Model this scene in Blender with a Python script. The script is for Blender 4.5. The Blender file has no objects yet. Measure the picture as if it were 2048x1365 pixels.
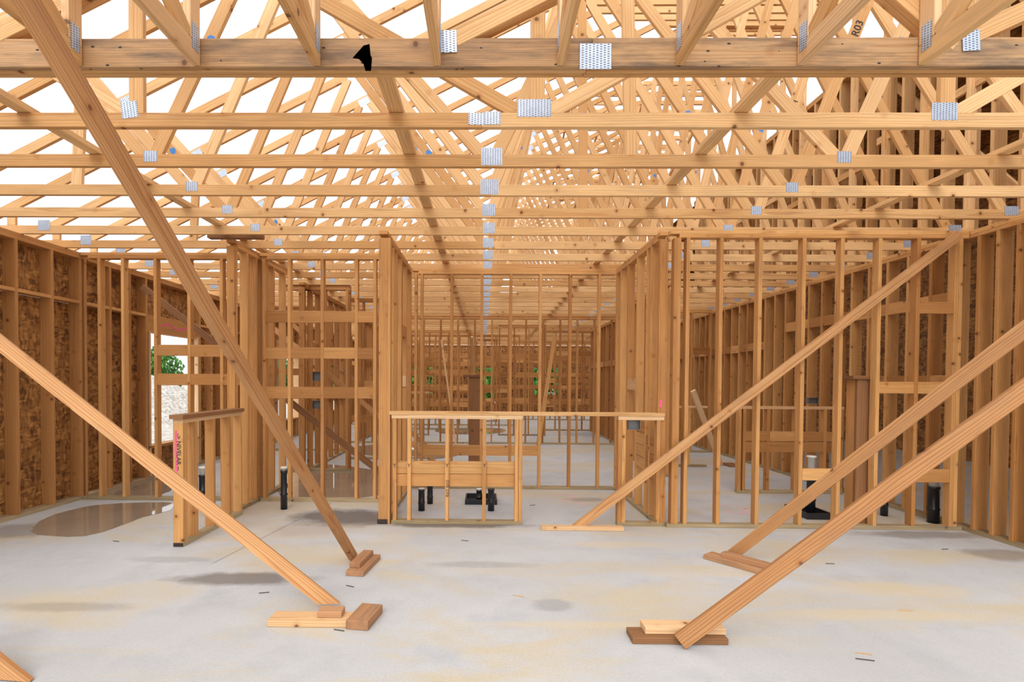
import bpy, bmesh, math, random
from mathutils import Vector, Matrix, Euler
random.seed(7)
C = bpy.context.scene.collection
S = bpy.context.scene
R = math.radians
# ------------------------------------------------------------------ camera
F = 1084.0
PITCH, YAW, ROLL = R(1.2), R(0.7), R(0.35)
CAMZ = 1.5
rot = Matrix.Rotation(YAW,3,'Z') @ Matrix.Rotation(R(90)-PITCH,3,'X') @ Matrix.Rotation(ROLL,3,'Z')
d = rot.transposed() @ Vector((0,1,0))
VPX, VPY = 968.0, 762.5
CX = VPX - F*d.x/(-d.z)
CY = VPY + F*d.y/(-d.z)
cam = bpy.data.cameras.new('camera'); co = bpy.data.objects.new('camera', cam); C.objects.link(co)
co.location = (0,0,CAMZ); co.rotation_euler = rot.to_euler()
cam.sensor_width = 36; cam.lens = F/2048*36
cam.shift_x = (1024-CX)/2048; cam.shift_y = (CY-682.5)/2048
cam.clip_start = .05; cam.clip_end = 400
S.camera = co
def at(px, py, Y=None, Z=None, X=None):
    """world point seen at a photo pixel, on the plane y=Y, z=Z or x=X"""
    v = rot @ Vector(((px-CX)/F, -(py-CY)/F, -1.0))
    if Y is not None: t = Y/v.y
    elif X is not None: t = X/v.x
    else: t = (Z-CAMZ)/v.z
    return Vector((v.x*t, v.y*t, CAMZ+v.z*t))
def xat(px, Y, py=760): return at(px, py, Y).x
# ------------------------------------------------------------------ light
w = bpy.data.worlds.new('overcast_sky'); S.world = w; w.use_nodes = True
bg = w.node_tree.nodes['Background']; bg.inputs[0].default_value = (0.93,0.965,1,1); bg.inputs[1].default_value = 1.22
sun = bpy.data.lights.new('sun','SUN'); so = bpy.data.objects.new('sun', sun); C.objects.link(so)
sun.energy = 1.5; sun.angle = R(35); sun.color = (1,.97,.92); so.rotation_euler = (R(48),R(-16),0)
S.view_settings.view_transform = 'Standard'; S.view_settings.look = 'None'
S.view_settings.gamma = 1; S.view_settings.exposure = 0.42; S.view_settings.use_curve_mapping = False
# ------------------------------------------------------------------ material helpers
class NT:
    def __init__(s, name):
        s.m = bpy.data.materials.new(name); s.m.use_nodes = True; s.t = s.m.node_tree
        s.b = s.t.nodes['Principled BSDF']
    def n(s, ty, **k):
        x = s.t.nodes.new(ty)
        for a,v in k.items(): setattr(x,a,v)
        return x
    def l(s, a, b): s.t.links.new(a,b)
    def put(s, sock, v):
        if hasattr(v,'is_linked') or hasattr(v,'links'): s.l(v, sock)
        else: sock.default_value = v
    def math(s, op, a, b=0.0, c=0.0, clamp=False):
        x = s.n('ShaderNodeMath', operation=op); x.use_clamp = clamp
        s.put(x.inputs[0],a); s.put(x.inputs[1],b); s.put(x.inputs[2],c); return x.outputs[0]
    def vm(s, op, a, b=(0,0,0)):
        x = s.n('ShaderNodeVectorMath', operation=op); s.put(x.inputs[0],a); s.put(x.inputs[1],b); return x.outputs[0]
    def noise(s, v, sc, det=3, rough=.5, dist=0):
        x = s.n('ShaderNodeTexNoise'); s.l(v,x.inputs['Vector']); x.inputs['Scale'].default_value=sc
        x.inputs['Detail'].default_value=det; x.inputs['Roughness'].default_value=rough; x.inputs['Distortion'].default_value=dist; return x
    def ramp(s, f, stops):
        x = s.n('ShaderNodeValToRGB'); s.l(f,x.inputs[0]); e = x.color_ramp.elements
        while len(e) < len(stops): e.new(.5)
        for i,(p,c) in enumerate(stops):
            e[i].position = p; e[i].color = (c,c,c,1) if not isinstance(c,tuple) else (*c,1)
        return x.outputs[0]
    def mix(s, f, a, b, bt='MIX'):
        x = s.n('ShaderNodeMix', data_type='RGBA', blend_type=bt); s.put(x.inputs[0],f)
        for k,v in ((6,a),(7,b)):
            if isinstance(v,tuple): x.inputs[k].default_value = (*v,1)
            else: s.l(v,x.inputs[k])
        return x.outputs[2]
def wood(name, a, b, knot=(.09,.035,.015), grime=0.0, blue=False, holes=False, ringc=.55):
    t = NT(name); tc = t.n('ShaderNodeTexCoord'); oi = t.n('ShaderNodeObjectInfo'); r = oi.outputs['Random']
    wn = t.n('ShaderNodeTexWhiteNoise', noise_dimensions='1D'); t.l(r, wn.inputs['W']); rc = wn.outputs['Color']
    off = t.vm('MULTIPLY', rc, (37,.09,.09)); 
    p = t.vm('ADD', tc.outputs['Object'], off)
    st = t.vm('MULTIPLY', p, (.55,7,7))
    wob = t.noise(st, 1.6, 2)
    q = t.vm('MULTIPLY', p, (.05,1,1))
    q2 = t.vm('ADD', q, t.vm('MULTIPLY', t.vm('SUBTRACT', wob.outputs['Color'], (.5,.5,.5)), (0,.035,.035)))
    wv = t.n('ShaderNodeTexWave', wave_type='RINGS', rings_direction='X', wave_profile='SAW')
    t.l(q2, wv.inputs['Vector']); wv.inputs['Scale'].default_value = 30; wv.inputs['Distortion'].default_value = .6; wv.inputs['Detail'].default_value=1
    rings = t.ramp(wv.outputs['Fac'], [(0,0),(.55,.25),(.9,1),(1,.1)])
    fib = t.noise(t.vm('MULTIPLY', p, (3,160,160)), 1, 2)
    blot = t.noise(t.vm('MULTIPLY', p, (1.2,6,6)), 1, 3)
    base = t.mix(t.math('ADD', t.math('SUBTRACT', t.math('MULTIPLY', r, .85), .1), t.math('MULTIPLY', blot.outputs[0], .5), clamp=True), a, b)
    dark = t.mix(1.0, base, (.62,.42,.25), 'MULTIPLY')
    col = t.mix(t.math('MULTIPLY', rings, ringc), base, dark)
    col = t.mix(t.math('MULTIPLY', t.ramp(fib.outputs[0],[(.35,1),(.6,0)]), .22), col, dark)
    # knots
    vo = t.n('ShaderNodeTexVoronoi'); t.l(t.vm('MULTIPLY', p, (2.4,9,9)), vo.inputs['Vector']); vo.inputs['Scale'].default_value = 1
    ve = t.vm('ADD', t.vm('MULTIPLY', p, (11,10,10)), (3,1,2))
    vk = t.n('ShaderNodeTexVoronoi'); t.l(ve, vk.inputs['Vector']); vk.inputs['Scale'].default_value = .62
    sep = t.n('ShaderNodeSeparateColor'); t.l(vk.outputs['Color'], sep.inputs[0])
    sel = t.math('GREATER_THAN', sep.outputs[0], .25)
    kn = t.math('MULTIPLY', t.ramp(vk.outputs['Distance'], [(.03,1),(.085,.8),(.11,.0)]), sel)
    halo = t.math('MULTIPLY', t.ramp(vk.outputs['Distance'], [(.08,.5),(.26,0)]), sel)
    col = t.mix(halo, col, dark); col = t.mix(t.math('MULTIPLY',kn,.85), col, knot)
    if grime:
        g = t.noise(t.vm('MULTIPLY', p, (2.2,14,14)), 1, 5, .65)
        gm = t.ramp(g.outputs[0], [(.43 if grime>.7 else .47,0),(.70,grime)])
        col = t.mix(gm, col, (.10,.075,.06))
    if holes:
        vh = t.n('ShaderNodeTexVoronoi'); t.l(t.vm('MULTIPLY', p, (9,17,17)), vh.inputs['Vector']); vh.inputs['Scale'].default_value = 1
        col = t.mix(t.math('LESS_THAN', vh.outputs['Distance'], .085), col, (.04,.03,.03))
    if blue:
        sx = t.n('ShaderNodeSeparateXYZ'); t.l(tc.outputs['Object'], sx.inputs[0])
        bn = t.noise(tc.outputs['Object'], 22, 2)
        rs = t.n('ShaderNodeSeparateColor'); t.l(rc, rs.inputs[0])
        dx = t.math('ABSOLUTE', t.math('SUBTRACT', sx.outputs[0], t.math('SUBTRACT', t.math('MULTIPLY', rs.outputs[1], .7), .35)))
        dz = t.math('SUBTRACT', sx.outputs[2], .01)
        dd = t.math('SQRT', t.math('ADD', t.math('MULTIPLY', dx, dx), t.math('MULTIPLY', t.math('MULTIPLY', dz, dz), 1.5)))
        m = t.math('LESS_THAN', t.math('ADD', dd, t.math('MULTIPLY', bn.outputs[0], .05)), .058)
        m = t.math('MULTIPLY', m, t.math('GREATER_THAN', rs.outputs[2], .72))
        col = t.mix(t.math('MULTIPLY', m, .9), col, (.02,.22,.62))
    t.l(col, t.b.inputs['Base Color']); t.b.inputs['Roughness'].default_value = .62
    t.b.inputs['Specular IOR Level'].default_value = .25
    bp = t.n('ShaderNodeBump'); bp.inputs['Strength'].default_value=.25; bp.inputs['Distance'].default_value=.002
    t.l(fib.outputs[0], bp.inputs['Height']); t.l(bp.outputs[0], t.b.inputs['Normal'])
    return t.m
M = {}
M['stud']  = wood('pine_lumber', (.80,.455,.175), (.50,.23,.07), grime=.22)
M['truss'] = wood('truss_lumber', (.86,.575,.29), (.60,.33,.125), grime=.2)
M['web'] = wood('truss_web_lumber', (.88,.60,.32), (.62,.35,.14), blue=True)
M['girder']= wood('weathered_girder_lumber', (.62,.40,.21), (.42,.24,.115), grime=.85, holes=True)
M['brace'] = wood('brace_lumber', (.66,.37,.165), (.44,.215,.085), ringc=.85, grime=.2)
M['cleat'] = wood('rough_cleat_lumber', (.58,.33,.175), (.38,.19,.09), grime=.4)
M['pale']  = wood('pale_fresh_lumber', (.84,.60,.36), (.68,.42,.21))
M['dark']  = wood('brown_stained_lumber', (.34,.17,.075), (.22,.10,.04), grime=.2)
M['plate'] = wood('treated_sill_lumber', (.52,.42,.26), (.36,.28,.155), grime=.35)
M['block'] = wood('blocking_lumber', (.62,.32,.115), (.38,.17,.052))
M['end']   = wood('sealed_dark_end', (.05,.035,.03), (.03,.02,.02))
def metal_plate():
    t = NT('toothed_galvanised_plate'); tc = t.n('ShaderNodeTexCoord'); sx = t.n('ShaderNodeSeparateXYZ'); t.l(tc.outputs['Object'], sx.inputs[0])
    u = t.math('MULTIPLY', sx.outputs[0], 1/.018); fu = t.math('FRACT', u); col_i = t.math('FLOOR', u)
    v = t.math('ADD', t.math('MULTIPLY', sx.outputs[2], 1/.0115), t.math('MULTIPLY', col_i, .5)); fv = t.math('FRACT', v)
    mu = t.math('LESS_THAN', t.math('ABSOLUTE', t.math('SUBTRACT', fu, .5)), .27)
    mv = t.math('LESS_THAN', t.math('ABSOLUTE', t.math('SUBTRACT', fv, .5)), .22)
    m = t.math('MULTIPLY', mu, mv)
    n = t.noise(tc.outputs['Object'], 30, 3)
    base = t.mix(n.outputs[0], (.34,.40,.52), (.60,.67,.80))
    t.l(t.mix(m, base, (.10,.095,.10)), t.b.inputs['Base Color']); t.b.inputs['Metallic'].default_value=.35; t.b.inputs['Roughness'].default_value=.38
    return t.m
M['metal'] = metal_plate()
def plain(name, c, rough=.5, metal=0):
    t = NT(name); tc = t.n('ShaderNodeTexCoord'); n = t.noise(tc.outputs['Object'], 14, 4)
    t.l(t.mix(n.outputs[0], tuple(x*.75 for x in c), tuple(min(1,x*1.2) for x in c)), t.b.inputs['Base Color'])
    t.b.inputs['Roughness'].default_value = rough; t.b.inputs['Metallic'].default_value = metal; return t.m
M['black'] = plain('black_plastic', (.012,.013,.016), .35)
M['white'] = plain('white_plastic', (.75,.74,.70), .4)
M['steel'] = plain('galvanised_box_steel', (.17,.165,.16), .5, .3)
M['ink']   = plain('black_marker_ink', (.03,.02,.02), .7)
M['tar'] = plain('slate_black_tar', (.045,.045,.065), .6)
M['pink']  = plain('pink_marking_paint', (.80,.12,.25), .8)
M['pinkfloor'] = plain('faded_pink_chalk', (.78,.38,.50), .9)
M['nail']  = plain('dark_nail_steel', (.10,.09,.085), .5, .5)
M['splinter']  = plain('orange_wood_splinter', (.62,.33,.12), .8)
def osb():
    t = NT('oriented_strand_board'); tc = t.n('ShaderNodeTexCoord'); o = tc.outputs['Object']
    n = t.noise(o, 5, 2); d = t.vm('ADD', o, t.vm('MULTIPLY', n.outputs['Color'], (.12,.12,.12)))
    cols = []
    a = t.n('ShaderNodeTexVoronoi'); t.l(t.vm('MULTIPLY', d, (34,12,11)), a.inputs['Vector']); a.inputs['Scale'].default_value=1
    b = t.n('ShaderNodeTexVoronoi'); t.l(t.vm('MULTIPLY', d, (11,12,36)), b.inputs['Vector']); b.inputs['Scale'].default_value=1
    s1 = t.n('ShaderNodeSeparateColor'); t.l(a.outputs['Color'], s1.inputs[0]); s2 = t.n('ShaderNodeSeparateColor'); t.l(b.outputs['Color'], s2.inputs[0])
    f = t.math('ADD', t.math('MULTIPLY', s1.outputs[0], .5), t.math('MULTIPLY', s2.outputs[1], .5))
    c = t.ramp(f, [(.1,(.10,.035,.008)),(.4,(.25,.105,.025)),(.65,(.36,.16,.04)),(.9,(.52,.26,.08))])
    t.l(c, t.b.inputs['Base Color']); t.b.inputs['Roughness'].default_value=.7
    bp = t.n('ShaderNodeBump'); bp.inputs['Strength'].default_value=.3; bp.inputs['Distance'].default_value=.003; t.l(f,bp.inputs['Height']); t.l(bp.outputs[0], t.b.inputs['Normal'])
    return t.m
M['osb'] = osb()
def concrete():
    t = NT('stained_concrete_slab'); tc = t.n('ShaderNodeTexCoord'); o = tc.outputs['Object']
    sx = t.n('ShaderNodeSeparateXYZ'); t.l(o, sx.inputs[0]); X, Y = sx.outputs[0], sx.outputs[1]
    big = t.noise(o, .55, 5, .6); mid = t.noise(o, 2.3, 6, .65); fine = t.noise(o, 60, 3, .7); wob = t.noise(o, 3.0, 5, .65)
    c = t.mix(t.ramp(big.outputs[0],[(.35,0),(.62,1)]), (.46,.455,.45), (.54,.54,.545))
    c = t.mix(t.ramp(mid.outputs[0],[(.5,0),(.72,.6)]), c, (.37,.385,.41))
    # sawdust-tinted swathes
    sw = t.noise(t.vm('MULTIPLY', t.vm('ADD', o, (3.1,.4,0)), (.5,1.3,1)), .9, 5, .65, .6)
    c = t.mix(t.ramp(sw.outputs[0],[(.47,0),(.60,.75)]), c, (.56,.46,.30))
    sp = t.noise(t.vm('MULTIPLY', o, (1,2.5,1)), 90, 2)
    c = t.mix(t.math('MULTIPLY', t.ramp(sp.outputs[0],[(.62,0),(.7,.5)]), t.ramp(sw.outputs[0],[(.4,0),(.6,1)])), c, (.50,.36,.18))
    c = t.mix(t.ramp(fine.outputs[0],[(.3,.28),(.6,0)]), c, (.30,.29,.28))
    rough = .65
    wet = None
    def blob(px, py, rx, ry):
        p = at(px,py,Z=0)
        a = t.math('DIVIDE', t.math('SUBTRACT', X, p.x), rx); b = t.math('DIVIDE', t.math('SUBTRACT', Y, p.y), ry)
        d2 = t.math('SQRT', t.math('ADD', t.math('MULTIPLY',a,a), t.math('MULTIPLY',b,b)))
        d2 = t.math('ADD', d2, t.math('MULTIPLY', t.math('SUBTRACT', wob.outputs[0], .5), 1.1))
        return t.ramp(d2, [(.55,1),(.98,0)])
    for args, k in [((480,1158,.62,.17),.75), ((690,1035,.75,.42),.9), ((900,1050,.95,.15),.85), ((1170,1000,.35,.15),.40),
                    ((130,1215,.55,.10),.30), ((1105,1210,.16,.13),.30), ((960,1130,.6,.10),.25), ((1230,870,1.9,1.1),.45), ((60,1060,.5,.35),.5), ((1850,1070,.9,.16),.5), ((2000,1110,.4,.2),.5),
                    ((330,1120,.4,.1),.25), ((1400,880,1.2,1.2),.45)]:
        m = blob(*args)
        c = t.mix(t.math('MULTIPLY', m, k), c, (.13,.105,.09))
    for args, k in [((620,1060,.5,.35),.5), ((1800,1180,.7,.18),.5), ((1230,1090,.6,.12),.5), ((1750,1230,.9,.10),.45), ((1150,1250,.8,.06),.4), ((1380,1150,.5,.08),.3)]:
        c = t.mix(t.math('MULTIPLY', blob(*args), k), c, (.60,.49,.33) if args[0]!=620 else (.40,.33,.29))
    # control joint running diagonally and far saw joints
    a, b = at(440,1120,Z=0), at(640,1018,Z=0); dx, dy = (b-a).x,(b-a).y; L = math.hypot(dx,dy)
    s = t.math('ADD', t.math('MULTIPLY', t.math('SUBTRACT',X,a.x), -dy/L), t.math('MULTIPLY', t.math('SUBTRACT',Y,a.y), dx/L))
    s = t.math('ABSOLUTE', t.math('ADD', s, t.math('MULTIPLY', t.math('SUBTRACT', mid.outputs[0], .5), .02)))
    al = t.math('MULTIPLY', t.math('GREATER_THAN', Y, a.y-.1), t.math('LESS_THAN', Y, b.y+.3))
    c = t.mix(t.math('MULTIPLY', t.ramp(s,[(.004,.55),(.014,0)]), al), c, (.17,.14,.12))
    t.l(c, t.b.inputs['Base Color'])
    rr = t.n('ShaderNodeMapRange'); t.l(mid.outputs[0], rr.inputs[0]); rr.inputs[3].default_value=.42; rr.inputs[4].default_value=.8
    t.l(rr.outputs[0], t.b.inputs['Roughness'])
    bp = t.n('ShaderNodeBump'); bp.inputs['Strength'].default_value=.15; bp.inputs['Distance'].default_value=.004; t.l(fine.outputs[0],bp.inputs['Height']); t.l(bp.outputs[0], t.b.inputs['Normal'])
    return t.m
def water():
    t = NT('muddy_water'); tc = t.n('ShaderNodeTexCoord'); n = t.noise(tc.outputs['Object'], 2, 3)
    t.l(t.mix(n.outputs[0], (.24,.18,.125), (.34,.27,.20)), t.b.inputs['Base Color']); t.b.inputs['Roughness'].default_value=.03
    t.b.inputs['IOR'].default_value = 1.6
    return t.m
def gravel():
    t = NT('pale_gravel'); tc = t.n('ShaderNodeTexCoord'); v = t.n('ShaderNodeTexVoronoi'); t.l(tc.outputs['Object'], v.inputs[0]); v.inputs['Scale'].default_value=7
    n = t.noise(tc.outputs['Object'], 1.2, 5); sp = t.n('ShaderNodeSeparateColor'); t.l(v.outputs['Color'], sp.inputs[0])
    c = t.mix(sp.outputs[0], (.42,.37,.31), (.66,.62,.57)); c = t.mix(t.ramp(n.outputs[0],[(.4,0),(.7,.5)]), c, (.42,.33,.25))
    t.l(c, t.b.inputs['Base Color']); t.b.inputs['Roughness'].default_value=.9
    bp = t.n('ShaderNodeBump'); bp.inputs['Distance'].default_value=.08; t.l(v.outputs['Distance'],bp.inputs['Height']); t.l(bp.outputs[0], t.b.inputs['Normal'])
    return t.m
def leafmat():
    t = NT('green_leaves'); tc = t.n('ShaderNodeTexCoord'); n = t.noise(tc.outputs['Object'], 3, 5)
    t.l(t.ramp(n.outputs[0], [(.3,(.03,.10,.015)),(.55,(.08,.24,.03)),(.75,(.20,.38,.06))]), t.b.inputs['Base Color']); t.b.inputs['Roughness'].default_value=.6
    return t.m
M['concrete']=concrete(); M['water']=water(); M['gravel']=gravel(); M['leaf']=leafmat()
# ------------------------------------------------------------------ object helpers
def empty(name, loc, label, cat, group=None):
    o = bpy.data.objects.new(name, None); C.objects.link(o); o.location = loc; o.empty_display_size=.1
    o['label']=label; o['category']=cat
    if group: o['group']=group
    return o
def link(name, me, mat, parent=None, loc=(0,0,0), rotm=None):
    o = bpy.data.objects.new(name, me); C.objects.link(o)
    if mat is not None and len(me.materials)==0: me.materials.append(mat)
    m = Matrix.Translation(loc)
    if rotm is not None: m = m @ rotm.to_4x4()
    if parent is not None:
        o.parent = parent
        m = Matrix.Translation(-parent_world(parent)) @ m if parent.type=='EMPTY' else parent.matrix_world.inverted() @ m
    o.matrix_local = m if parent is None else m
    return o
def parent_world(p):
    return Vector(p.location)
cache = {}
def box_mesh(L, w_, t_, bev=.0025):
    bm = bmesh.new(); bmesh.ops.create_cube(bm, size=1); bmesh.ops.scale(bm, vec=(L,t_,w_), verts=bm.verts)
    if bev: bmesh.ops.bevel(bm, geom=bm.edges[:], offset=bev, segments=1, affect='EDGES')
    me = bpy.data.meshes.new('board'); bm.to_mesh(me); bm.free(); return me
def board(name, p0, p1, wd, th, mat, parent=None, face=None, cut0=None, cut1=None, bev=.0025):
    """board from p0 to p1; wd is measured along local z, th along local y; face = direction local y (the wide face's normal) should look"""
    p0, p1 = Vector(p0), Vector(p1); d = p1-p0; L = d.length; x = d.normalized()
    f = Vector(face) if face is not None else Vector((0,-1,0))
    z = x.cross(f).normalized(); y = z.cross(x).normalized()
    if cut0 is not None or cut1 is not None:
        me = box_mesh(L, wd, th, 0)
        mid = (p0+p1)/2; rm = Matrix((x,y,z)).transposed()
        for v in me.vertices:
            wv = rm @ v.co + mid; c = cut0 if v.co.x < 0 else cut1
            if c is not None: v.co.x += (c - wv.z)/x.z
        me.update()
    else:
        key = (round(L,2), wd, th, mat, bev)
        if key not in cache:
            cache[key] = box_mesh(L, wd, th, bev)
        me = cache[key]
    rm = Matrix((x,y,z)).transposed()
    return link(name, me, M[mat], parent, (p0+p1)/2, rm)
def bxo(name, x0,x1,y0,y1,z0,z1, mat, parent=None, bev=.002):
    """axis aligned board whose grain follows its longest side"""
    dx,dy,dz = x1-x0,y1-y0,z1-z0; c = Vector(((x0+x1)/2,(y0+y1)/2,(z0+z1)/2))
    if dx>=dy and dx>=dz: a,b = c-Vector((dx/2,0,0)), c+Vector((dx/2,0,0)); return board(name,a,b,dz,dy,mat,parent,(0,-1,0),bev=bev)
    if dy>=dx and dy>=dz: a,b = c-Vector((0,dy/2,0)), c+Vector((0,dy/2,0)); return board(name,a,b,dz,dx,mat,parent,(-1,0,0),bev=bev)
    a,b = c-Vector((0,0,dz/2)), c+Vector((0,0,dz/2)); return board(name,a,b,dx,dy,mat,parent,(0,-1,0),bev=bev)
def tag(o, label, cat, group=None, kind=None):
    o['label']=label; o['category']=cat
    if group: o['group']=group
    if kind: o['kind']=kind
    return o
H = 3.05; T = .038; WD = .089; HW = 1.18
# ------------------------------------------------------------------ ground, slab, surroundings
def slab(name, x0,x1,y0,y1,z0,z1,mat):
    bm = bmesh.new(); bmesh.ops.create_cube(bm,size=1); bmesh.ops.scale(bm,vec=(x1-x0,y1-y0,z1-z0),verts=bm.verts)
    bmesh.ops.translate(bm, vec=((x0+x1)/2,(y0+y1)/2,(z0+z1)/2), verts=bm.verts)
    me = bpy.data.meshes.new(name); bm.to_mesh(me); bm.free(); o = link(name, me, M[mat]); return o
g = slab('ground', -80,80,-30,140,-.5,-.12,'gravel'); g['kind']='structure'
fl = slab('floor', -5.15,10.2,-3,30,-.12,0,'concrete'); fl['kind']='structure'
def mound():
    bm = bmesh.new(); n=40
    for i in range(n+1):
        for j in range(n+1):
            u,v = i/n*2-1, j/n*2-1; r = min(1,math.hypot(u,v))
            h = 2.0*(math.cos(r*math.pi)*.5+.5)**.8 + (random.random()-.5)*.10*(1-r)
            bm.verts.new((u*4.5, v*7, h))
    bm.verts.ensure_lookup_table()
    for i in range(n):
        for j in range(n):
            a=i*(n+1)+j; bm.faces.new([bm.verts[k] for k in (a,a+1,a+n+2,a+n+1)][::-1])
    me=bpy.data.meshes.new('gravel_mound'); bm.to_mesh(me); bm.free()
    o=link('gravel_mound',me,M['gravel'],None,(-14.5,21,-.14)); tag(o,'pale gravel mound outside the window opening in the left wall','gravel',kind='stuff')
mound()
def foliage(name, label, pts, n, spread, leaf):
    bm = bmesh.new()
    for k in range(n):
        c = random.choice(pts); v = Vector([random.gauss(0,1) for _ in range(3)]); v.normalize()
        p = Vector(c[:3]) + v*c[3]*random.uniform(.75,1.05)
        p.z = max(p.z, -.1); s = leaf*random.uniform(.6,1.3)
        q = Euler([random.uniform(0,6.3) for _ in range(3)]).to_matrix()
        bm.faces.new([bm.verts.new(p+q@Vector(a)) for a in ((-s,0,0),(0,-s*.5,0),(s,0,0),(0,s*.5,s*.2))])
    me=bpy.data.meshes.new(name); bm.to_mesh(me); bm.free(); o=link(name,me,M['leaf']); tag(o,label,'foliage',kind='stuff')
foliage('tree_line','green leafy tree line outside beyond the left wall', [(-26+random.uniform(-2,2), y, random.uniform(0.6,2.6), 1.7) for y in range(14,42,1) for _ in (0,1)], 42000, 1, .22)
foliage('tree_line','green leafy tree line beyond the far end of the building', [(x, 46+random.uniform(-2,2), random.uniform(0.6,2.8), 1.7) for x in range(-18,20,1) for _ in (0,1)], 34000, 1, .22)
# ------------------------------------------------------------------ puddles
def puddle(pts, label, z=.004):
    ps = [at(px,py,Z=0) for px,py in pts]; n=len(ps); out=[]
    for i in range(n):
        a,b,c,d_ = ps[i-1],ps[i],ps[(i+1)%n],ps[(i+2)%n]
        for k in range(6):
            t=k/6; q=.5*((2*b)+(c-a)*t+(2*a-5*b+4*c-d_)*t*t+(3*b-a-3*c+d_)*t**3)
            out.append(q+Vector((random.uniform(-1,1),random.uniform(-1,1),0))*.012)
    bm=bmesh.new(); vs=[bm.verts.new((p.x,p.y,z)) for p in out]; f=bm.faces.new(vs)
    if f.normal.z<0: f.normal_flip()
    bm.normal_update()
    if f.normal.z<0: f.normal_flip()
    r=bmesh.ops.extrude_face_region(bm,geom=[f]); 
    for v in r['geom']:
        if isinstance(v,bmesh.types.BMVert): v.co.z=z
    for v in vs: v.co.z=.0005
    bmesh.ops.recalc_face_normals(bm,faces=bm.faces[:])
    me=bpy.data.meshes.new('puddle'); bm.to_mesh(me); bm.free(); o=link('puddle',me,M['water']); tag(o,label,'puddle')
puddle([(70,1068),(72,1050),(110,1030),(190,1012),(290,1006),(345,1008),(338,1022),(285,1036),(215,1062),(150,1075)],'brown muddy puddle in front of the sheathed left wall')
puddle([(560,992),(565,960),(600,935),(660,930),(740,940),(790,955),(800,975),(755,992),(640,998)],'muddy puddle behind the blocked partition left of centre')
puddle([(210,990),(240,965),(300,955),(330,960),(345,978),(300,994)],'small brown puddle behind the left stud partition')
puddle([(700,905),(720,893),(800,888),(905,893),(930,905),(880,918),(780,915)],'flat puddle on the slab by the far rooms, left of centre')
puddle([(870,862),(900,857),(990,857),(1012,862),(985,868),(900,869)],'thin distant puddle in the middle of the slab')
# ------------------------------------------------------------------ wall builder
def wall(name, label, axis, c, s0, s1, studs, depth=WD, h=H, rows=(), top=2, cat='stud wall', mat='stud', group=None, bottom=True, under='plate'):
    """axis 'x': runs in x at y=c..c+depth.  axis 'y': runs in y at x=c..c+depth. studs = left/near edges. rows=(a,b,z,height,thick offset)"""
    def B(n, a0,a1, d0,d1, z0,z1, m):
        if axis=='x': return bxo(n, a0,a1, c+d0,c+d1, z0,z1, m, root)
        return bxo(n, c+d0,c+d1, a0,a1, z0,z1, m, root)
    root = empty(name, (s0,c,0) if axis=='x' else (c,s0,0), label, cat, group)
    z0 = 0
    if bottom: B('bottom_plate', s0,s1,0,depth,0.0005,T,under); z0 = T
    zt = h
    for k in range(top): B('top_plate', s0+(0.09*k if k else 0),s1,0,depth,zt-T,zt,mat if k%2 else 'pale' if h<2 else mat); zt -= T
    st = []
    for s in studs:
        if s0-.001<=s and s+T<=s1+.001:
            B('stud', s,s+T,0,depth,z0,zt,mat); st.append(s)
    st.sort()
    for (a,b,z,hh) in rows:
        for u,v in zip(st,st[1:]):
            if u>=a-.03 and v<=b+.03 and v-u>.12:
                m = random.choice(['block','block','stud'] if True else 0)
                if hh<.05: B('blocking', u+T,v,0,depth,z+random.uniform(-.01,.01),z+hh,m)
                else: B('blocking', u+T,v,.004,.042,z+random.uniform(-.006,.006),z+hh,m)
    return root
def rng(a,b,st=.4064):
    out=[]; 
    while a<=b: out.append(a); a+=st
    return out
# left sheathed exterior wall -------------------------------------------------
LX = -5.11
sills = [(8.0,9.4),(13.0,14.5),(17.5,19.0)]
lw_studs = [4.05,4.46,4.86,5.27,5.70,6.18,6.62,6.70,7.15,7.55,7.92]
lw = empty('exterior_wall', (LX,1.5,0), 'long sheathed exterior stud wall on the left with wall openings', 'exterior wall')
bxo('bottom_plate', LX,LX+.14, 1.5,24, .0005,T,'plate',lw)
bxo('top_plate', LX,LX+.14, 1.5,24, H-T,H,'stud',lw); bxo('top_plate', LX,LX+.14, 1.5,24, H-2*T,H-T,'stud',lw)
allst = [1.6,2.0,2.42,2.83,3.24,3.65]+lw_studs
y=9.42
while y<24: allst.append(y); y+=.4064
keep=[]
for s in allst:
    inwin = any(a<s+T and s<b for a,b in sills)
    if inwin:
        bxo('cripple_stud', LX,LX+.14, s,s+T, T,.46,'stud',lw)
    else: keep.append(s); bxo('stud', LX,LX+.14, s,s+T, T,H-2*T,'block' if s<7.6 else 'stud',lw)
for a,b in sills:
    for q in (a,b-T): 
        bxo('jack_stud', LX,LX+.14,q+.001,q+T+.001,T,2.22,'pale',lw)
    bxo('window_sill_plate', LX,LX+.14, a,b,.46,.498,'stud',lw)
    hd = bxo('header', LX+.02,LX+.12, a-.02,b+.04,2.2,2.46,'stud',lw); hd['label']='timber header with pink paint scrawl'
keep.sort()
for u,v in zip(keep,keep[1:]):
    if v-u<.5 and v-u>.1: bxo('blocking', LX,LX+.14,u+T,v,2.42,2.42+T,'stud',lw)
# sheathing sheets
def sheet(y0,y1,z0,z1): bxo('sheathing_panel', LX-.013,LX-.0005,y0,y1,z0,z1,'osb',lw,bev=0)
sheet(1.4,6.74,-.05,2.42); sheet(1.4,6.74,2.423,H)
sheet(6.80,8.0,1.0,H); sheet(6.86,8.0,-.05,1.0)
prev=8.0
for a,b in sills:
    if a>prev: sheet(prev,a,-.05,H)
    sheet(a,b,2.2,H); sheet(a,b,-.05,.5); prev=b
sheet(prev,24,-.05,H)
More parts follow.
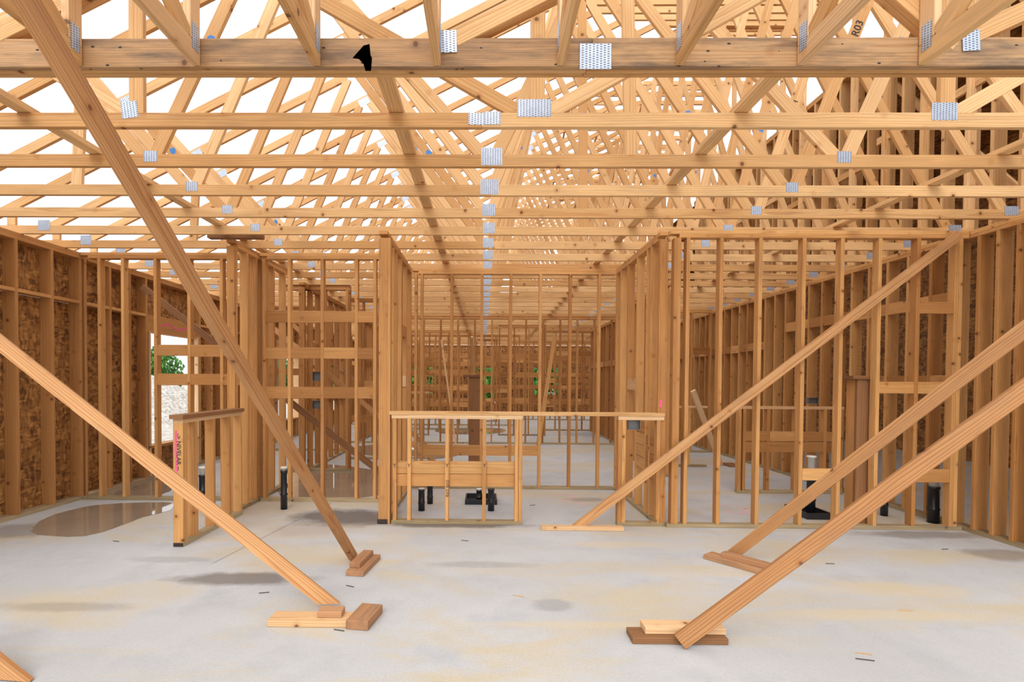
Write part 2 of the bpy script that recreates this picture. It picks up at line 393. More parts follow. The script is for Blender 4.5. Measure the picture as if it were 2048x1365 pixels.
# left partition walls ---------------------------------------------------------
YL = 6.62
def xs(pxs, Y): return [xat(p,Y) for p in pxs]
wall('stud_partition','open stud partition on the left with two rows of blocking, beside the sheathed wall','x',YL,-4.96,-2.86,
     xs([196,243,308,375,440],YL)+[-2.9], rows=[(xat(300,YL),-2.8,z,.14) for z in (at(400,713,YL).z, at(400,771,YL).z)])
PAX = at(456,900,6.0).x
w2 = wall('stud_partition','stud partition left of centre with three rows of wide blocking','x',YL,PAX+.10,-1.29,
     xs([525,575,641,709],YL)+[xat(746,YL)], rows=[(-3,-1.2,at(600,p,YL).z,.14) for p in (645,718,797)])
wall('short_partition','short full height partition standing at the back end of the low half wall','y',PAX,5.98,7.6,
     [5.98,6.02,6.3,6.56,6.62+.1,7.1,7.5])
o = bxo('scrap_board', xat(417,5.95),xat(525,5.95),5.93,6.02,H+.001,H+.05,'dark'); tag(o,'short dark weathered board lying on top of the short partition','board')
# the low half wall with NIVELAR
hx = at(347,1095,4.78).x
hwl = wall('half_wall','low half wall on the left with pink marked end post and writing','y',hx,4.78,5.975,
     [4.78,4.818,5.0,5.33,5.66,5.93], h=HW-.035, top=1)
bxo('cap', hx-.012,hx+.112,4.74,5.97,HW-.035,HW+.003,'dark',hwl)
e = bxo('stained_end', hx,hx+.089,4.775,4.779,0.001,.036,'end',hwl)
# centre partitions -----------------------------------------------------------
YC = 5.62
cx0 = at(757,900,YC).x
cw = wall('side_partition','receding stud partition left of the central room, ending in a tall post','y',cx0,YC,7.5,
     [YC,YC+T,YC+.13,YC+.40,YC+.62,YC+.95,YC+1.02,YC+1.40,7.5-T], mat='stud')
bxo('post', cx0+.0895,cx0+.0895+.03, YC+.0,YC+.09, .0,H-2*T,'stud',cw)
bxo('sealed_foot', cx0-.01,cx0+.095,YC-.012,YC-.001,0.001,.05,'end',cw)
bxo('blocking', cx0+.02,cx0+.085,7.0,7.2,1.42,1.56,'pale',cw); bxo('blocking', cx0+.02,cx0+.085,6.64,7.02,2.05,2.19,'stud',cw)
cx1 = xat(1335,YC)
cw2 = wall('side_partition','receding stud partition right of the central room with stacked low blocking','y',cx1-.0895,YC+.02,7.5,
     [YC+.02,YC+.30,YC+.44,YC+.83,YC+1.25,YC+1.6,7.5-T])
for k in range(5): bxo('blocking', cx1-.085,cx1-.047,YC+.10,YC+.44,.45+k*.092,.45+k*.092+.088,'block',cw2)
for k in range(4): bxo('blocking', cx1-.085,cx1-.047,YC+.482,YC+.83,.50+k*.14,.50+k*.14+.136,'stud',cw2)
bxo('blocking', cx1-.085,cx1-.047,YC+.87,YC+1.25,1.40,1.54,'pale',cw2)
YB = 7.5
bxs = xs([828,840,900,960,1018,1077,1137,1195,1237],YB)
cb = wall('room_back_partition','tall open stud partition closing the back of the central room','x',YB,cx0+.09,cx1-.09,bxs,
     rows=[(-1.2,bxs[5],at(900,911,YB).z,.14)])
# front half wall -------------------------------------------------------------
fx0, fx1, fx2 = xat(783,YC), xat(1046,YC), xat(1331,YC)
fs = xs([786,815,891,966],YC)+[fx1-T, fx1-2*T-.003]
fh = wall('half_wall','low front half wall at centre with double blocking boards and marker notes','x',YC,fx0,fx1,fs,h=HW-T,top=1)
bxo('cap', xat(778,YC),fx2,YC-.004,YC+.093,HW-T,HW,'truss',fh)
zb = at(900,975,YC).z
for a,b in zip(sorted(fs)[:-2],sorted(fs)[1:-1]):
    if b-a>.12:
        pass
bxo('blocking', fx0+.02,fx1-.08,YC+.04,YC+.078,zb,zb+.129,'stud',fh); bxo('blocking', fx0+.02,fx1-.08,YC+.04,YC+.078,zb+.133,zb+.262,'truss',fh)
rx0 = xat(1238,YC)
rh = wall('half_wall','short low half wall at right of the central opening with electrical box above blocking','x',YC,rx0,fx2-.005,[rx0,rx0+T+.002,fx2-.005-2*T],h=HW-T-.001,top=1,mat='stud')
# right front wall ------------------------------------------------------------
YR = 5.58
rs = xs([1337,1345.5,1352,1370,1436,1514,1601,1677,1752,1829,1905,1913],YR)
rxe = 4.905
wr = wall('stud_wall','wide open stud wall at right behind the diagonal braces','x',YR,cx1,rxe,rs,
     rows=[(rs[9]-.02,5,at(1860,628,YR).z,.12),(rs[8]-.02,5,at(1860,788,YR).z,.12),(rs[9]-.05,5,at(1860,965,YR).z,.13),(rs[6],rs[7],at(1640,962,YR).z,.12)])
# right long wall ---------------------------------------------------------------
rl = []
yy=3.3
rl = [3.3,3.7,4.1,4.38,4.62,4.86,5.06,5.26,5.46]+rng(5.72,22,.32)
wl = wall('long_partition','long receding wall of wide studs along the right edge','y',4.91,2.5,22,rl,depth=.14,
     rows=[(5.6,9.2,2.33,.14),(5.6,7.6,1.46,.13),(9.4,14,2.08,.14)])
# tall right hand building part
tw = empty('tall_stud_wall',(5.30,5.2,H),'tall upper stud wall rising above the right wall with dark sheathing behind','upper wall')
for s in rng(5.3,13.2,.30): bxo('stud',5.14,5.28,s,s+T,H+T,5.86,'truss',tw)
bxo('bottom_plate',5.14,5.28,5.2,13.5,H,H+T,'truss',tw); bxo('top_plate',5.14,5.28,5.2,13.5,5.86,5.90,'truss',tw)
bxo('top_plate',5.14,5.28,5.2,13.5,5.90,5.94,'truss',tw)
for s,z in ((5.3,4.6),(7.4,4.4),(9.2,4.7)): bxo('rail',5.10,5.138,s,s+1.9,z,z+.089,'truss',tw)
for s in (5.4,7.6,9.8): board('brace',(5.5,s,H+.1),(5.5,s+2.2,5.7),.089,T,'truss',tw,(-1,0,0))
for i,(a) in enumerate([(9.4,9.42,4.2,22,-.1,6.0)]): q=slab('wall_right',*a,'osb'); q['kind']='structure'
q=slab('ceiling',5.29,9.4,5.0,22,5.95,5.97,'osb'); q['kind']='structure'
q=slab('wall_back',5.3,9.4,22.0,22.02,-.1,6,'osb'); q['kind']='structure'
q=slab('wall_front',5.6,9.4,4.2,4.22,-.1,6,'osb'); q['kind']='structure'
# right rooms
wall('half_wall','low half wall in the right room seen behind the open stud wall','x',7.35,xat(1478,7.35),xat(1690,7.35),xs([1479,1488,1536,1592,1650,1683],7.35),h=HW,top=1,
     rows=[(0,9,.56,.14),(0,9,.71,.13)])
wall('rear_partition','tall dim partition with a doorway gap deep in the right room','x',11.6,2.9,4.85,rng(2.9,4.0,.3)+[4.4,4.8],rows=[(2.8,5,2.1,.14)])
wall('rear_partition','receding partition deep behind the right room','y',2.85,8.6,11.6,rng(8.6,11.5,.36),rows=[(9,12,1.5,.09)])
wall('low_rail_wall','far low wall with pale cap behind the right room','x',9.6,2.95,3.95,rng(2.95,3.9,.33),h=HW-.1,top=1)
# pilasters with cap boards
def pilaster(label, px0,px1,pytop,Y,zbot=0):
    a=at(px0,900,Y).x; b=at(px1,900,Y).x; zt=at(px0,pytop,Y).z
    r=empty('boxed_post',((a+b)/2,Y,zbot),label,'post')
    bxo('front_board',a,b,Y,Y+T,zbot+.001,zt-T,'dark',r); bxo('side_board',a,a+T,Y+T+.001,Y+.17,zbot+.001,zt-T,'stud',r); bxo('side_board',b-T,b,Y+T+.001,Y+.17,zbot+.001,zt-T,'stud',r)
    bxo('cap',a-.06*(Y/5.6),b+.01,Y-.03,Y+.2,zt-T+.001,zt,'dark',r)
pilaster('brown boxed post with a flat cap board standing behind the right stud wall',1712,1757,752,5.70)
pilaster('brown boxed post with cap seen through the central room',937,961,750,8.6)
# far partitions -----------------------------------------------------------------
fargrp='distant open stud partitions deep in the building'
def farwall(label,axis,c,s0,s1,st=.4064,rows=(),group=None,h=H): return wall('stud_partition',label,axis,c,s0,s1,rng(s0,s1-T,st)+[s1-T],rows=rows,group=group,h=h,mat='block')
farwall('wide stud partition across the middle distance behind the central room','x',12.9,-3.9,3.2)
farwall('distant stud partition with rows of blocking, right of the middle axis','x',16.5,1.75,4.6,rows=[(0,5,2.28,.14),(0,5,1.45,.14),(0,5,.72,.05)])
farwall('distant stud partition behind the middle one, left of the axis','x',18.2,-4.9,1.2,rows=[(-5,1,2.0,.14),(-5,1,1.1,.14)])
farwall('receding stud partition behind the left blocked partition','y',-2.95,8.6,11.4,rows=[(9,12,2.0,.14),(8,12,1.1,.14)])
farwall('stud partition facing forward in the left rear room','x',11.4,-4.95,-3.0,rows=[(-5,0,1.1,.14),(-5,0,2.0,.14),(-5,0,1.6,.14)])
farwall('narrow partition with ladder blocking, left of the central room back','x',10.2,-2.6,-1.5,.30,rows=[(-5,0,z,.14) for z in (.7,1.35,1.95)])
farwall('distant low stud wall left of the axis','x',14.8,-3.4,-1.5,h=1.2)
for i,(yy_,x0,x1) in enumerate([(21.0,-4.9,-1.2),(21.0,.9,4.6),(23.6,-4.9,4.6),(20.0,-.3,.5)]):
    farwall('dim stud partition at the far end of the building','x',yy_,x0,x1,.33,rows=[(-9,9,z,.14) for z in (.6,1.2,1.7,2.3)],group=fargrp)
for i,a in enumerate([(-5.1,-3.6,0,3.05),(-3.6,-2.2,0,.9),(-3.6,-2.2,2.1,3.05),(-2.2,-.4,0,3.05),(-.4,.6,2.1,3.05),(-.4,.6,0,.5),(.6,2.2,0,3.05),(2.2,3.4,2.1,3.05),(2.2,3.4,0,.9),(3.4,5.3,0,3.05)]):
    fe = slab('wall_far',a[0],a[1],24.6,24.62,a[2],a[3],'osb'); fe['kind']='structure'
farwall('stud partition crossing the distance, just behind the middle one','x',14.9,.4,1.7,rows=[(-9,9,z,.14) for z in (.9,1.6,2.1)])
farwall('distant receding partition along the left distance','y',-3.1,13.2,18,.33,rows=[(-9,99,z,.14) for z in (.9,1.9)])
farwall('distant receding partition near the right distance','y',3.2,12.99,16.4,.33,rows=[(-9,99,1.9,.14)])
farwall('distant partition left of the middle with four rows of blocking','x',16.6,-2.9,-.4,.3,rows=[(-9,9,z,.14) for z in (.7,1.2,1.7,2.2)])
farwall('short partition carrying two electrical boxes in the left rear room','x',8.86,at(560,760,8.86).x,at(700,760,8.86).x,.36)
# ------------------------------------------------------------------ trusses
def plate(parent, X, z, Y, w_=.11, h_=.10, rz=0, name='connector_plate'):
    o = board(name,(X-w_/2*math.cos(rz),Y,z-w_/2*math.sin(rz)),(X+w_/2*math.cos(rz),Y,z+w_/2*math.sin(rz)),h_,.0016,'metal',parent,(0,-1,0),bev=0); return o
ordn = ['','first','second','third','fourth','fifth','sixth','seventh','eighth','ninth','tenth','eleventh','twelfth']
XLft, XRgt = -5.45, 5.13
def topz(X,h): return min(3.27+.5*(X+5.3), h)
def truss(i, Y, h):
    far = i>12
    root = empty('roof_truss',(0,Y,H), ('roof truss packed in the far distance under the bright sky' if far else f'pale roof truss, {ordn[i]} behind the heavy front girder'), 'roof truss', 'distant roof trusses' if far else None)
    bz = H+WD/2; ja,jb = random.uniform(-.03,.03),random.uniform(-.02,.02)
    spl = .0
    if i==1:
        js=[-2.17,.295,2.77]
        board('bottom_chord',(XLft,Y,bz),(-.02,Y,bz),WD,T,'truss',root); board('bottom_chord',(-.018,Y,bz),(XRgt,Y,bz),WD,T,'truss',root)
    else:
        js=[-2.46+ja,.04+jb*.3,2.55+ja]
        s_=.05; board('bottom_chord',(XLft,Y,bz),(s_,Y,bz),WD,T,'truss',root); board('bottom_chord',(s_+.002,Y,bz),(XRgt,Y,bz),WD,T,'truss',root)
    # top chord
    xk = min(XRgt, (h-3.27)/.5-5.3)
    board('top_chord',(-5.62,Y,3.27-.16-.045),(xk,Y,topz(xk,h)-.045),WD,T,'truss',root)
    if xk<XRgt-.1:
        board('top_chord',(xk-.01,Y,h-.045),(XRgt,Y,h-.045),WD,T,'truss',root)
    zb = H+WD-.01
    def web(xa,xb,w_=WD):
        zt=topz(xb,h)-.09
        dx = .0
        if zt-zb<.15: return
        board('web',(xa,Y+.0004,zb),(xb,Y+.0004,zt),w_,T-.001,'web',root,bev=.002)
    if i==1:
        for j in js: web(j+.02,j+.02)
        web(js[0]-.05,js[0]-1.5); web(js[1]-.07,js[0]+.12); web(js[1]+.07,js[2]-.12); web(js[2]+.06,XRgt-.1)
        plate(root,.295,H+.115,Y-.02,.205,.105); plate(root,-.055,H+.05,Y-.0205,.10,.072,R(-1)); plate(root,.04,H+.054,Y-.0215,.10,.078)
        plate(root,-2.19,H+.105,Y-.02,.10,.10,R(8)); plate(root,2.77,H+.095,Y-.02,.155,.105)
    else:
        web(js[0]-.05,-3.4); web(js[0]+.03,-1.62); web(js[1]-.06,-1.5); web(js[1]+.03,.85); web(js[2]-.06,.97); web(js[2]+.03,3.3)
        web(4.86,3.42); web(-3.45,-3.4) if i%3==0 else None
        web(5.09,5.09)
        if i in (2,5): web(1.05,1.0)
        plate(root,js[0],H+.072,Y-.02,.095,.078); plate(root,js[1],H+.072,Y-.02,.15 if i<4 else .125,.125 if i<4 else .11); plate(root,js[2],H+.072,Y-.02,.10,.08)
        plate(root,-4.72,H+.09,Y-.02,.13,.11); plate(root,4.93,H+.075,Y-.02,.13,.085)
        if i<16:
            for xx in (-3.4,-1.56,.91): plate(root,xx,topz(xx,h)-.07,Y-.02,.14,.09,R(26.5) if topz(xx,h)<h-.02 else 0)
    # heel block
    board('heel_block',(-5.08,Y,H+WD+.001),(-5.08,Y,topz(-5.08,h)-.10),.089,T-.002,'truss',root) if topz(-5.08,h)-.1-H-WD>.03 else None
Y1=3.36
for i in range(1,35):
    truss(i, Y1+.61*(i-1), 4.5 if i==1 else min(4.55+.305*(i-1),7.9))
vs = empty('roof_lattice',(3,14,6.9),'set of closely spaced horizontal roof members rising behind the trusses, right of the middle','roof framing')
for k in range(14):
    Y=17-.38*k; py=415-17.5*k; z=at(1100,py,Y).z; x0=at(1075+9*k,py,Y).x
    bxo('rail',x0,5.1,Y+.1,Y+.1+T,z,z+WD,'truss',vs)
for x in (1.9,2.7,3.5,4.3,5.0):
    board('rafter',(x,17.1,at(1100,430,17).z-.05),(x,12.1,at(1100,187,12.06).z-.05),WD,T,'truss',vs,(-1,0,0))
vs = empty('roof_lattice',(4,10,7.9),'horizontal roof members high at upper right above the front girder','roof framing')
for k in range(12):
    Y=11.6-.33*k; py=165-17*k; z=at(1300,py,Y).z; x0=at(1290+8*k,py,Y).x
    bxo('rail',x0,5.6,Y+.1,Y+.1+T,z,z+WD,'truss',vs)
# girder -----------------------------------------------------------------------
GY=2.70
gr = empty('girder_truss',(0,GY,H),'heavy three-ply weathered girder truss across the top of the view','girder')
for k in range(3):
    y=GY+k*T+T/2
    sp=[.52,.50,.49][k]
    board('bottom_chord',(-5.4,y,H+.07),(sp,y,H+.07),.14-.004*k,T-.0075,'girder' if k==0 else 'truss',gr); board('bottom_chord',(sp+.002,y,H+.07),(5.1,y,H+.07),.14-.003*k,T-.0075,'girder' if k==0 else 'truss',gr)
    # left diagonal, middle diagonal, right diagonals
    for a,b in (((-2.55,3.16),(0.0,4.40)), ((-.16,3.19),(2.2,4.36)), ((2.30,3.16),(.9,4.36)), ((2.36,3.2),(5.0,4.4))):
        if k<2: board('web',(a[0],y,a[1]),(b[0],y,b[1]),.089,T-.0016,'truss',gr)
    board('top_chord',(-2.9,y,4.42),(5.1,y,4.42),.089,T-.0015,'truss',gr); board('top_chord',(-5.6,y,3.12),(-2.85,y,4.44),.089,T-.0015,'truss',gr)
plate(gr, at(897,85,GY).x, at(897,83,GY).z, GY-.0012,.080,.108,R(2))
plate(gr, at(1191,113,GY).x, at(1191,113,GY).z, GY-.0012,.155,.124)
plate(gr, at(1942,85,GY).x, at(1942,85,GY).z+.01, GY-.0012,.085,.10,R(3))
def stain(pts,parent,Y,mat='ink',name='tar_stain'):
    bm=bmesh.new(); f=bm.faces.new([bm.verts.new(Vector(at(a,b,Y))) for a,b in pts]); bmesh.ops.solidify(bm,geom=[f],thickness=.0008)
    bmesh.ops.recalc_face_normals(bm,faces=bm.faces[:]); me=bpy.data.meshes.new(name); bm.to_mesh(me); bm.free(); return link(name,me,M[mat],parent)
stain([(739,88),(727,91),(712,108),(705,116),(718,118),(727,128),(731,142),(742,142),(744,116),(741,110)],gr,GY+.0026,'tar')
# jack trusses -------------------------------------------------------------------
jx=[at(p,100,GY-.03).x for p in (149,387,630,873,1123,1363,1609,1854)]
jn=['leftmost','second from left','third from left','fourth from left','fourth from right','third from right','second from right','rightmost']
for n_,X in enumerate(jx):
    r = empty('jack_truss',(X,GY,H),f'short jack truss running overhead from the front girder, {jn[n_]} of eight','jack truss')
    board('bottom_chord',(X,GY-.002,H+.0445),(X,.15,H+.0445),WD,T,'pale' if n_ in (1,6) else 'truss',r,(-1,0,0))
    board('end_post',(X,GY-.047,H+WD+.001),(X,GY-.047,4.36),T,WD,'pale',r,(0,-1,0))
    board('top_chord',(X,GY-.045,4.40),(X,.15,3.2),WD,T,'truss',r,(-1,0,0)); board('web',(X,GY-.1,H+WD),(X,1.55,3.82),WD,T-.002,'truss',r,(-1,0,0))
    s = 1 if X<0 else -1
    px_ = X+s*(T/2+.0015)
    board('connector_plate',(px_,GY-.080,H+.11),(px_,GY-.022,H+.11),.125,.0016,'metal',r,(-s,0,0),bev=0)
# lateral bracing on bottom chords
for X,l in ((-2.85,'long lateral brace over the chords near the left side'),(-.55,'long lateral brace over the chords just left of the middle plates'),(1.55,'long lateral brace over the chords, right of the middle plates'),(3.7,'long lateral brace over the chords near the right wall')):
    o=board('lateral_brace',(X,2.83,H+WD+.021),(X+.02,20,H+WD+.021),T,WD,'truss',None,(1,0,0)); tag(o,l,'brace')
# long sloping roof brace boards through trusses
# ------------------------------------------------------------------ foreground braces
def brace(label, p0, p1, face, mat='brace', cut0=.04, wd=WD, cut1=None):
    o=board('diagonal_brace',p0,p1,wd,T,mat,None,face,cut0=cut0,cut1=cut1); tag(o,label,'brace'); return o
def cleat(label, parts, cat='cleat'):
    # parts: (center xy, length, width, height, angle deg, z0)
    c=parts[0][0]; r=empty('floor_cleat',(c[0],c[1],0),label,cat)
    for (x,y),L,W,Hh,a,z0,m in parts:
        dx,dy=math.cos(R(a))*L/2,math.sin(R(a))*L/2
        board('cleat_board',(x-dx,y-dy,z0+Hh/2),(x+dx,y+dy,z0+Hh/2),Hh,W,m,r,(-math.sin(R(a)),math.cos(R(a)),0))
    return r
# B1
f1=at(705,1112,Y=4.50); t1=at(52,0,Y=1.75); d1=(t1-f1).normalized()
brace('thick diagonal brace crossing the upper left down to a small cleat at centre left', f1-d1*.05, t1+d1*.55, (1,-.42,.55), cut0=.012, wd=.10)
p=at(728,1130,Z=.02)
cleat('two stacked short boards nailed under the tall left brace', [((p.x,p.y),.42,.14,.038,83,0.001,'cleat'),((p.x-.025,p.y+.03),.33,.085,.038,83,.040,'cleat')])
# B2
f2=at(655,1205,Y=3.50); t2=at(0,686,Y=3.60); d2=(t2-f2).normalized()
brace('long diagonal brace rising off the left edge from the pale floor cleat', f2, f2+d2*((-4.93-f2.x)/d2.x), (.25,-1,.12), cut0=.042, mat='brace')
a=at(537,1255,Z=0); b=at(700,1255,Z=0)
cleat('pale cleat of three boards under the left front brace', [(((a.x+b.x)/2+.03,a.y+.07),(b.x-a.x)+.08,.14,.038,0,.001,'pale'),
    ((at(659,1236,Z=.04).x,a.y+.09),.15,.089,.038,0,.040,'cleat'),((at(727,1232,Z=.02).x+.015,a.y+.10),.26,.14,.055,81,.001,'cleat')])
# B3
f3=at(1160,1050,Y=5.50); t3=at(1918,470,Y=5.52)
brace('diagonal brace crossing in front of the right stud wall up to its top corner', f3, t3, (0,-1,.08), cut0=.003)
a=at(1083,1062,Z=0); b=at(1247,1062,Z=0)
o=board('floor_board',((a.x),a.y+.045,.02),((b.x),a.y+.045,.02),.038,.089,'pale',None,(0,-1,0)); tag(o,'pale flat board on the slab at the foot of the middle brace','board')
# B4
f4=at(1462,1112,Y=4.62); t4=at(2048,660,Y=3.35); d4=(t4-f4).normalized()
brace('upper of the two thick braces rising off the right edge', f4-d4*.03, f4+d4*((4.80-f4.x)/d4.x), (-.62,-1,.35), cut0=.043)
p=at(1475,1127,Z=.02)
cleat('two boards set askew under the upper right brace', [((p.x,p.y),.52,.14,.038,-52,.001,'cleat'),((p.x+.05,p.y-.03),.38,.075,.038,-52,.040,'cleat')])
# B5
f5=at(1365,1280,Y=3.04); t5=at(2048,780,Y=2.92); d5=(t5-f5).normalized()
brace('lowest and nearest diagonal brace rising off the right edge', f5-d5*.02, f5+d5*((4.45-f5.x)/d5.x), (-.1,-1,.22), cut0=None)
a=at(1280,1300,Z=0); b=at(1463,1300,Z=0)
cleat('two stacked boards on the slab behind the nearest right brace', [(((a.x+b.x)/2-.01,a.y+.07+.06),(b.x-a.x)+.03,.14,.036,0,.001,'dark'),(((a.x+b.x)/2+.035,a.y+.10+.06),(b.x-a.x)-.05,.11,.038,0,.038,'pale')])
# braces farther back
def fb(label,a,b,Y0,Y1,mat='dark',ww=WD): 
    A=at(*a,Y=Y0); B_=at(*b,Y=Y1); B_=A+(B_-A)*((A.z-.01)/(A.z-B_.z))
    o=board('diagonal_brace',A,B_,ww,T,mat,None,(0,-1,.1),cut0=None,cut1=.008); tag(o,label,'brace')
fb('long brown brace sloping down behind the left stud partitions',(284,574),(752,938),7.75,7.75)
fb('farther brown brace sloping down behind the left partitions',(430,560),(800,868),10.0,10.0,'brace')
fb('small distant brace sloping down left of the central back partition',(575,640),(850,890),11.0,11.0,'brace')
fb('short pale brace leaning in the right rear room with a foot block',(1386,782),(1440,928),9.2,at(1440,928,Z=.03).y,'pale')
fb('pale pole leaning in the distance at left of centre',(883,680),(910,879),12.6,12.6,'pale',.04)
fb('pale leaning pole resting near the boxed post',(944,674),(957,890),9.4,at(957,890,Z=.03).y-.6,'pale',.04)
fb('thin leaning board inside the right distant partition',(1110,668),(1083,845),12.7,12.7,'stud')
o=bxo('foot_block',at(1458,935,Z=0).x,at(1480,935,Z=0).x,at(1437,935,Z=0).y,at(1437,935,Z=0).y+.3,.001,.04,'dark'); tag(o,'small dark block on the slab in the right room','block')
fb('end of a wooden brace just entering the bottom left corner',(-150,1215),(34,1362),2.75,at(34,1362,Z=0).y,'brace')
# ------------------------------------------------------------------ pipes and boxes
def lathe(name, prof, mat, parent, loc):
    bm=bmesh.new(); n=24; rings=[[bm.verts.new((r_*math.cos(2*math.pi*k/n),r_*math.sin(2*math.pi*k/n),z_)) for k in range(n)] for r_,z_ in prof]
    for A,B_ in zip(rings,rings[1:]):
        for k in range(n): bm.faces.new((A[k],A[(k+1)%n],B_[(k+1)%n],B_[k]))
    bm.faces.new(rings[-1]); bm.faces.new(rings[0][::-1])
    for f in bm.faces: f.smooth=len(f.verts)==4
    me=bpy.data.meshes.new(name); bm.to_mesh(me); bm.free(); return link(name,me,M[mat],parent,loc)
def pipe(label, px, pybase, pytop, r_=.04, white=.05):
    b=at(px,pybase,Z=0); zt=at(px,pytop,Y=b.y).z
    root=empty('drain_pipe',(b.x,b.y,0),label,'pipe')
    lathe('sleeve',[(r_*1.05,.001),(r_*1.05,(zt-white)*.35),(r_*1.15,(zt-white)*.36),(r_*1.12,(zt-white)*.40),(r_,(zt-white)*.42),(r_,(zt-white)*.93),(r_*1.1,(zt-white)*.94),(r_*1.1,zt-white)],'black',root,(b.x,b.y,0))
    if white: lathe('pipe_end',[(r_*.85,zt-white),(r_*.85,zt-.02),(r_*1.1,zt-.019),(r_*1.1,zt-.003),(r_*1.0,zt)],'white',root,(b.x,b.y,0))
pipe('black drain pipe with white cap in front of the partition left of centre',568,1019,934,.036,.04)
pipe('black drain pipe with white collar behind the low half wall post',407,1000,934,.05,.10)
pipe('black pipe stub left of the floor box behind the front half wall',843,1022,977,.036,.006)
pipe('shorter black pipe stub behind the left stub',860,1008,972,.034,.0)
pipe('black pipe rising from inside the floor box',958,1005,978,.034,.006)
pipe('black pipe with grey hardware right of the floor box',982,1022,978,.036,.0)
pipe('fat black drain pipe with white top by the right wall corner',1866,1046,955,.052,.10)
pipe('black drain pipe stub beside the brown boxed post',1768,1032,965,.036,.04)
pipe('white capped pipe standing in the right room',1621,1030,912,.045,.22)
def fbox(label,px0,px1,py0,py1,h_=.06):
    a=at(px0,py1,Z=0); b=at(px1,py1,Z=0); c=at(px0,py0,Z=0); D=min(.45,max(.2,c.y-a.y))
    r=empty('floor_box',(a.x,a.y,0),label,'floor box'); t_=.02
    for n_,q in (('side',(a.x,b.x,a.y,a.y+t_)),('side',(a.x,b.x,a.y+D-t_,a.y+D)),('side',(a.x,a.x+t_,a.y+t_,a.y+D-t_)),('side',(b.x-t_,b.x,a.y+t_,a.y+D-t_))):
        bxo(n_,*q,.001,h_,'black',r)
    bxo('base',a.x+t_,b.x-t_,a.y+t_,a.y+D-t_,.001,.012,'black',r)
fbox('open black plastic floor box behind the front half wall',930,994,996,1010)
fbox('black plastic floor box behind the right stud wall',1614,1664,1015,1040,.07)
def ebox(label, px0,px1,py0,py1,Y,parentlab='box'):
    a=at(px0,py1,Y); b=at(px1,py0,Y); r=empty('electrical_box',(a.x,Y,a.z),label,'electrical box'); t_=.004; dp=.05
    for n_,q in (('side',(a.x,b.x,a.z,a.z+t_)),('side',(a.x,b.x,b.z-t_,b.z)),('side',(a.x,a.x+t_,a.z+t_,b.z-t_)),('side',(b.x-t_,b.x,a.z+t_,b.z-t_))):
        bxo(n_,q[0],q[1],Y,Y+dp,q[2],q[3],'steel',r,bev=0)
    bxo('back',a.x,b.x,Y+dp,Y+dp+.003,a.z,b.z,'steel',r,bev=0)
ebox('grey metal electrical box on the short half wall right of centre',1257,1281,838,860,YC+.015)
ebox('upper grey electrical box in the room left of centre',625,641,744,762,8.8)
ebox('lower grey electrical box in the room left of centre',625,641,802,818,8.8)
ebox('metal electrical box above the cap of the right room half wall',1617,1637,796,808,7.44)
# ------------------------------------------------------------------ writing
def text(s, size, mat, parent, loc, rotm, name='handwriting', bold=.0):
    cu=bpy.data.curves.new('t','FONT'); cu.body=s; cu.size=size; cu.extrude=.0004; cu.offset=bold; cu.align_x='CENTER'; cu.align_y='CENTER'
    tmp=bpy.data.objects.new('t',cu); C.objects.link(tmp); bpy.context.view_layer.update()
    me=bpy.data.meshes.new_from_object(tmp.evaluated_get(bpy.context.evaluated_depsgraph_get())); bpy.data.objects.remove(tmp)
    me.materials.clear(); return link(name,me,M[mat],parent,loc,rotm)
face = Matrix.Rotation(R(90),3,'X')         # reads from -y side
def fr(a): return face @ Matrix.Rotation(R(a),3,'Z')
def stroke(pts, wdt, Y, mat, parent, name='paint_mark'):
    bm=bmesh.new()
    for (a,b) in zip(pts,pts[1:]):
        A,B_=at(*a,Y=Y),at(*b,Y=Y); n=(B_-A).cross(Vector((0,1,0))).normalized()*wdt/2
        f=bm.faces.new([bm.verts.new(v) for v in (A-n,B_-n,B_+n,A+n)])
    me=bpy.data.meshes.new(name); bm.to_mesh(me); bm.free(); return link(name,me,M[mat],parent)
text('-> NIVELAR --',.055,'ink',hwl,at(357,905,4.7782),fr(-90),bold=.0003)
stroke([(352,862),(351,900),(353,925),(352,955)],.02,4.7785,'pink',hwl)
text('D/B 2X6',.05,'ink',fh,at(895,978,YC-.0008),fr(-90))
for p_ in (786+3,818,894,969): text('Y',.06,'ink',fh,at(p_,932,YC-.0008),fr(0))
stroke([(1322,800),(1321,815)],.03,YC+.018,'pink',cw2)
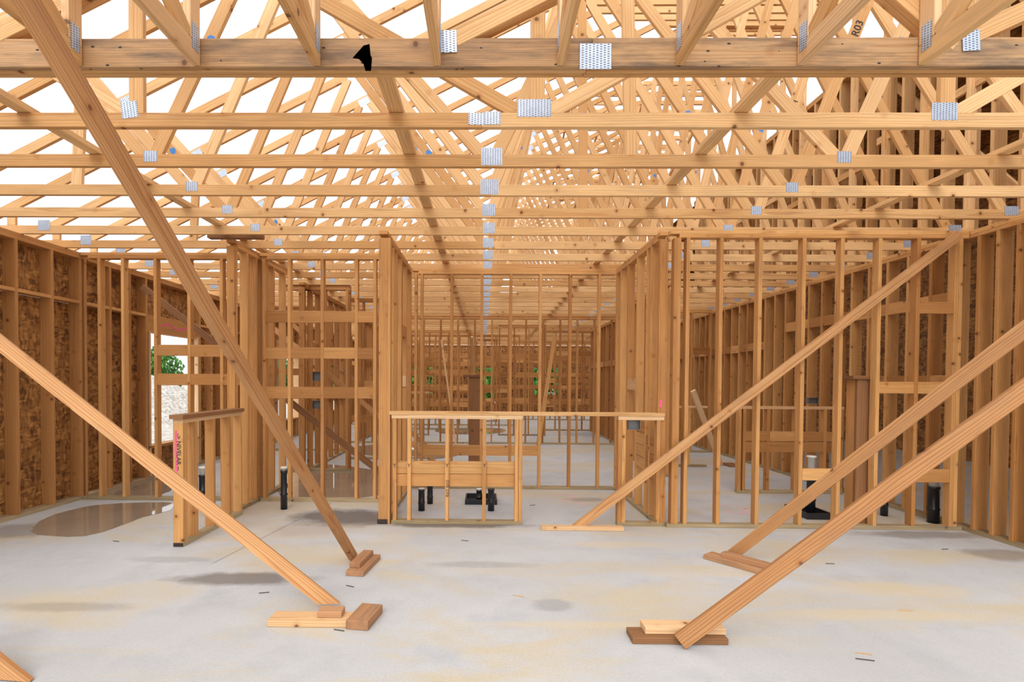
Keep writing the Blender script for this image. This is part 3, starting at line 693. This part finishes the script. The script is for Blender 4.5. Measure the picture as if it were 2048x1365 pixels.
# truss web markings
def mark(s,px,py,Y,ang,size,par):
    text(s,size,'ink',par,at(px,py,Y),fr(ang))
tr=[o for o in bpy.data.objects if o.name.startswith('roof_truss')]; tr.sort(key=lambda o:o.location.y)
def project(v):
    q = rot.transposed() @ (Vector(v)-Vector((0,0,CAMZ))); return CX+F*q.x/-q.z, CY-F*q.y/-q.z
bpy.context.view_layer.update()
dg=bpy.context.evaluated_depsgraph_get()
def web_mark(s,px,py,size):
    best=None
    for tr_ in tr[1:14]:
        for o in tr_.children:
            if not o.name.startswith('web'): continue
            L=o.dimensions.x
            for k in range(-8,9):
                if abs((o.matrix_world.to_3x3()@Vector((0,0,1))).y)>.5: continue
                p_=o.matrix_world @ Vector((L*k/18,0,0)); p_.y-=T/2+.0006; a_,b_=project(p_); dd=math.hypot(a_-px,b_-py)
                if dd>160: continue
                v_=p_-Vector((0,0,CAMZ)); hit=S.ray_cast(dg,(0,0,CAMZ),v_.normalized(),distance=v_.length+.05)
                if hit[0] and (hit[1]-p_).length>.03: continue
                if best is None or dd<best[0]: best=(dd,o,p_,tr_)
    if best is None: return
    _,o,p_,tr_=best
    rm=o.matrix_world.to_3x3().normalized()
    x_=rm@Vector((1,0,0)); x_ = x_ if x_.z>0 else -x_
    y_=Vector((0,-1,0)).cross(x_); link_=text(s,size,'ink',tr_,p_,Matrix((x_,y_,Vector((0,-1,0)))).transposed(),bold=.001)
web_mark('R03',1722,65,.085); web_mark('R04',1668,18,.085); web_mark('H',1610,222,.06)
# header pink scrawl on left wall
bm=bmesh.new(); P=[(8.25,2.30),(8.5,2.36),(8.8,2.29),(9.1,2.36),(9.3,2.33)]
for a_,b_ in zip(P,P[1:]):
    bm.faces.new([bm.verts.new((LX+.1205,p_[0],p_[1]+q_)) for p_,q_ in ((a_,-.015),(b_,-.015),(b_,.015),(a_,.015))])
me=bpy.data.meshes.new('paint_mark'); bm.to_mesh(me); bm.free(); link('paint_mark',me,M['pink'],lw)
# pink chalk marks on slab
def chalk(paths,label_parent=fl):
    bm=bmesh.new()
    for pts in paths:
        for a,b in zip(pts,pts[1:]):
            A,B_=at(*a,Z=.0008),at(*b,Z=.0008); n=(B_-A).cross(Vector((0,0,1))).normalized()*.011
            bm.faces.new([bm.verts.new(v) for v in (A-n,B_-n,B_+n,A+n)])
    me=bpy.data.meshes.new('chalk_mark'); bm.to_mesh(me); bm.free(); return link('chalk_mark',me,M['pinkfloor'],fl)
chalk([[(1418,1010),(1440,1012),(1462,1010)],[(1470,1011),(1482,1015)],[(1434,1020),(1438,1030)],[(1452,1020),(1462,1028)],[(1478,1020),(1492,1018),(1490,1026),(1474,1028)],[(1490,1027),(1510,1028)]])
chalk([[(1105,992),(1130,990),(1152,996)],[(1120,1003),(1145,1000)],[(1150,1006),(1172,1010)]])
# debris
nails=[(930,1082),(700,1173),(528,1186),(678,1261),(1290,885),(1730,1320),(1660,1128),(1890,1099),(1065,1011),(232,1083)]
for k,(px,py) in enumerate(nails):
    p=at(px,py,Z=.004); a=random.uniform(-.5,.3); L=.035 if k!=5 else .045
    dxy=Vector((math.cos(a),math.sin(a),0))*L
    o=board('loose_nail',p-dxy,p+dxy,.005,.005,'nail',None,(0,0,1),bev=.001); tag(o,'dark loose nail or twig lying on the bare slab','nail','loose nails on the slab')
for k,(px,py) in enumerate([(1727,1308),(1812,1222),(1037,1193)]):
    p=at(px,py,Z=.003); a=random.uniform(-.4,.1); dxy=Vector((math.cos(a),math.sin(a),0))*.04
    o=board('wood_splinter',p-dxy,p+dxy,.004,.004,'splinter',None,(0,0,1),bev=0); tag(o,'thin orange wood splinter lying on the slab','splinter','splinters on the slab')
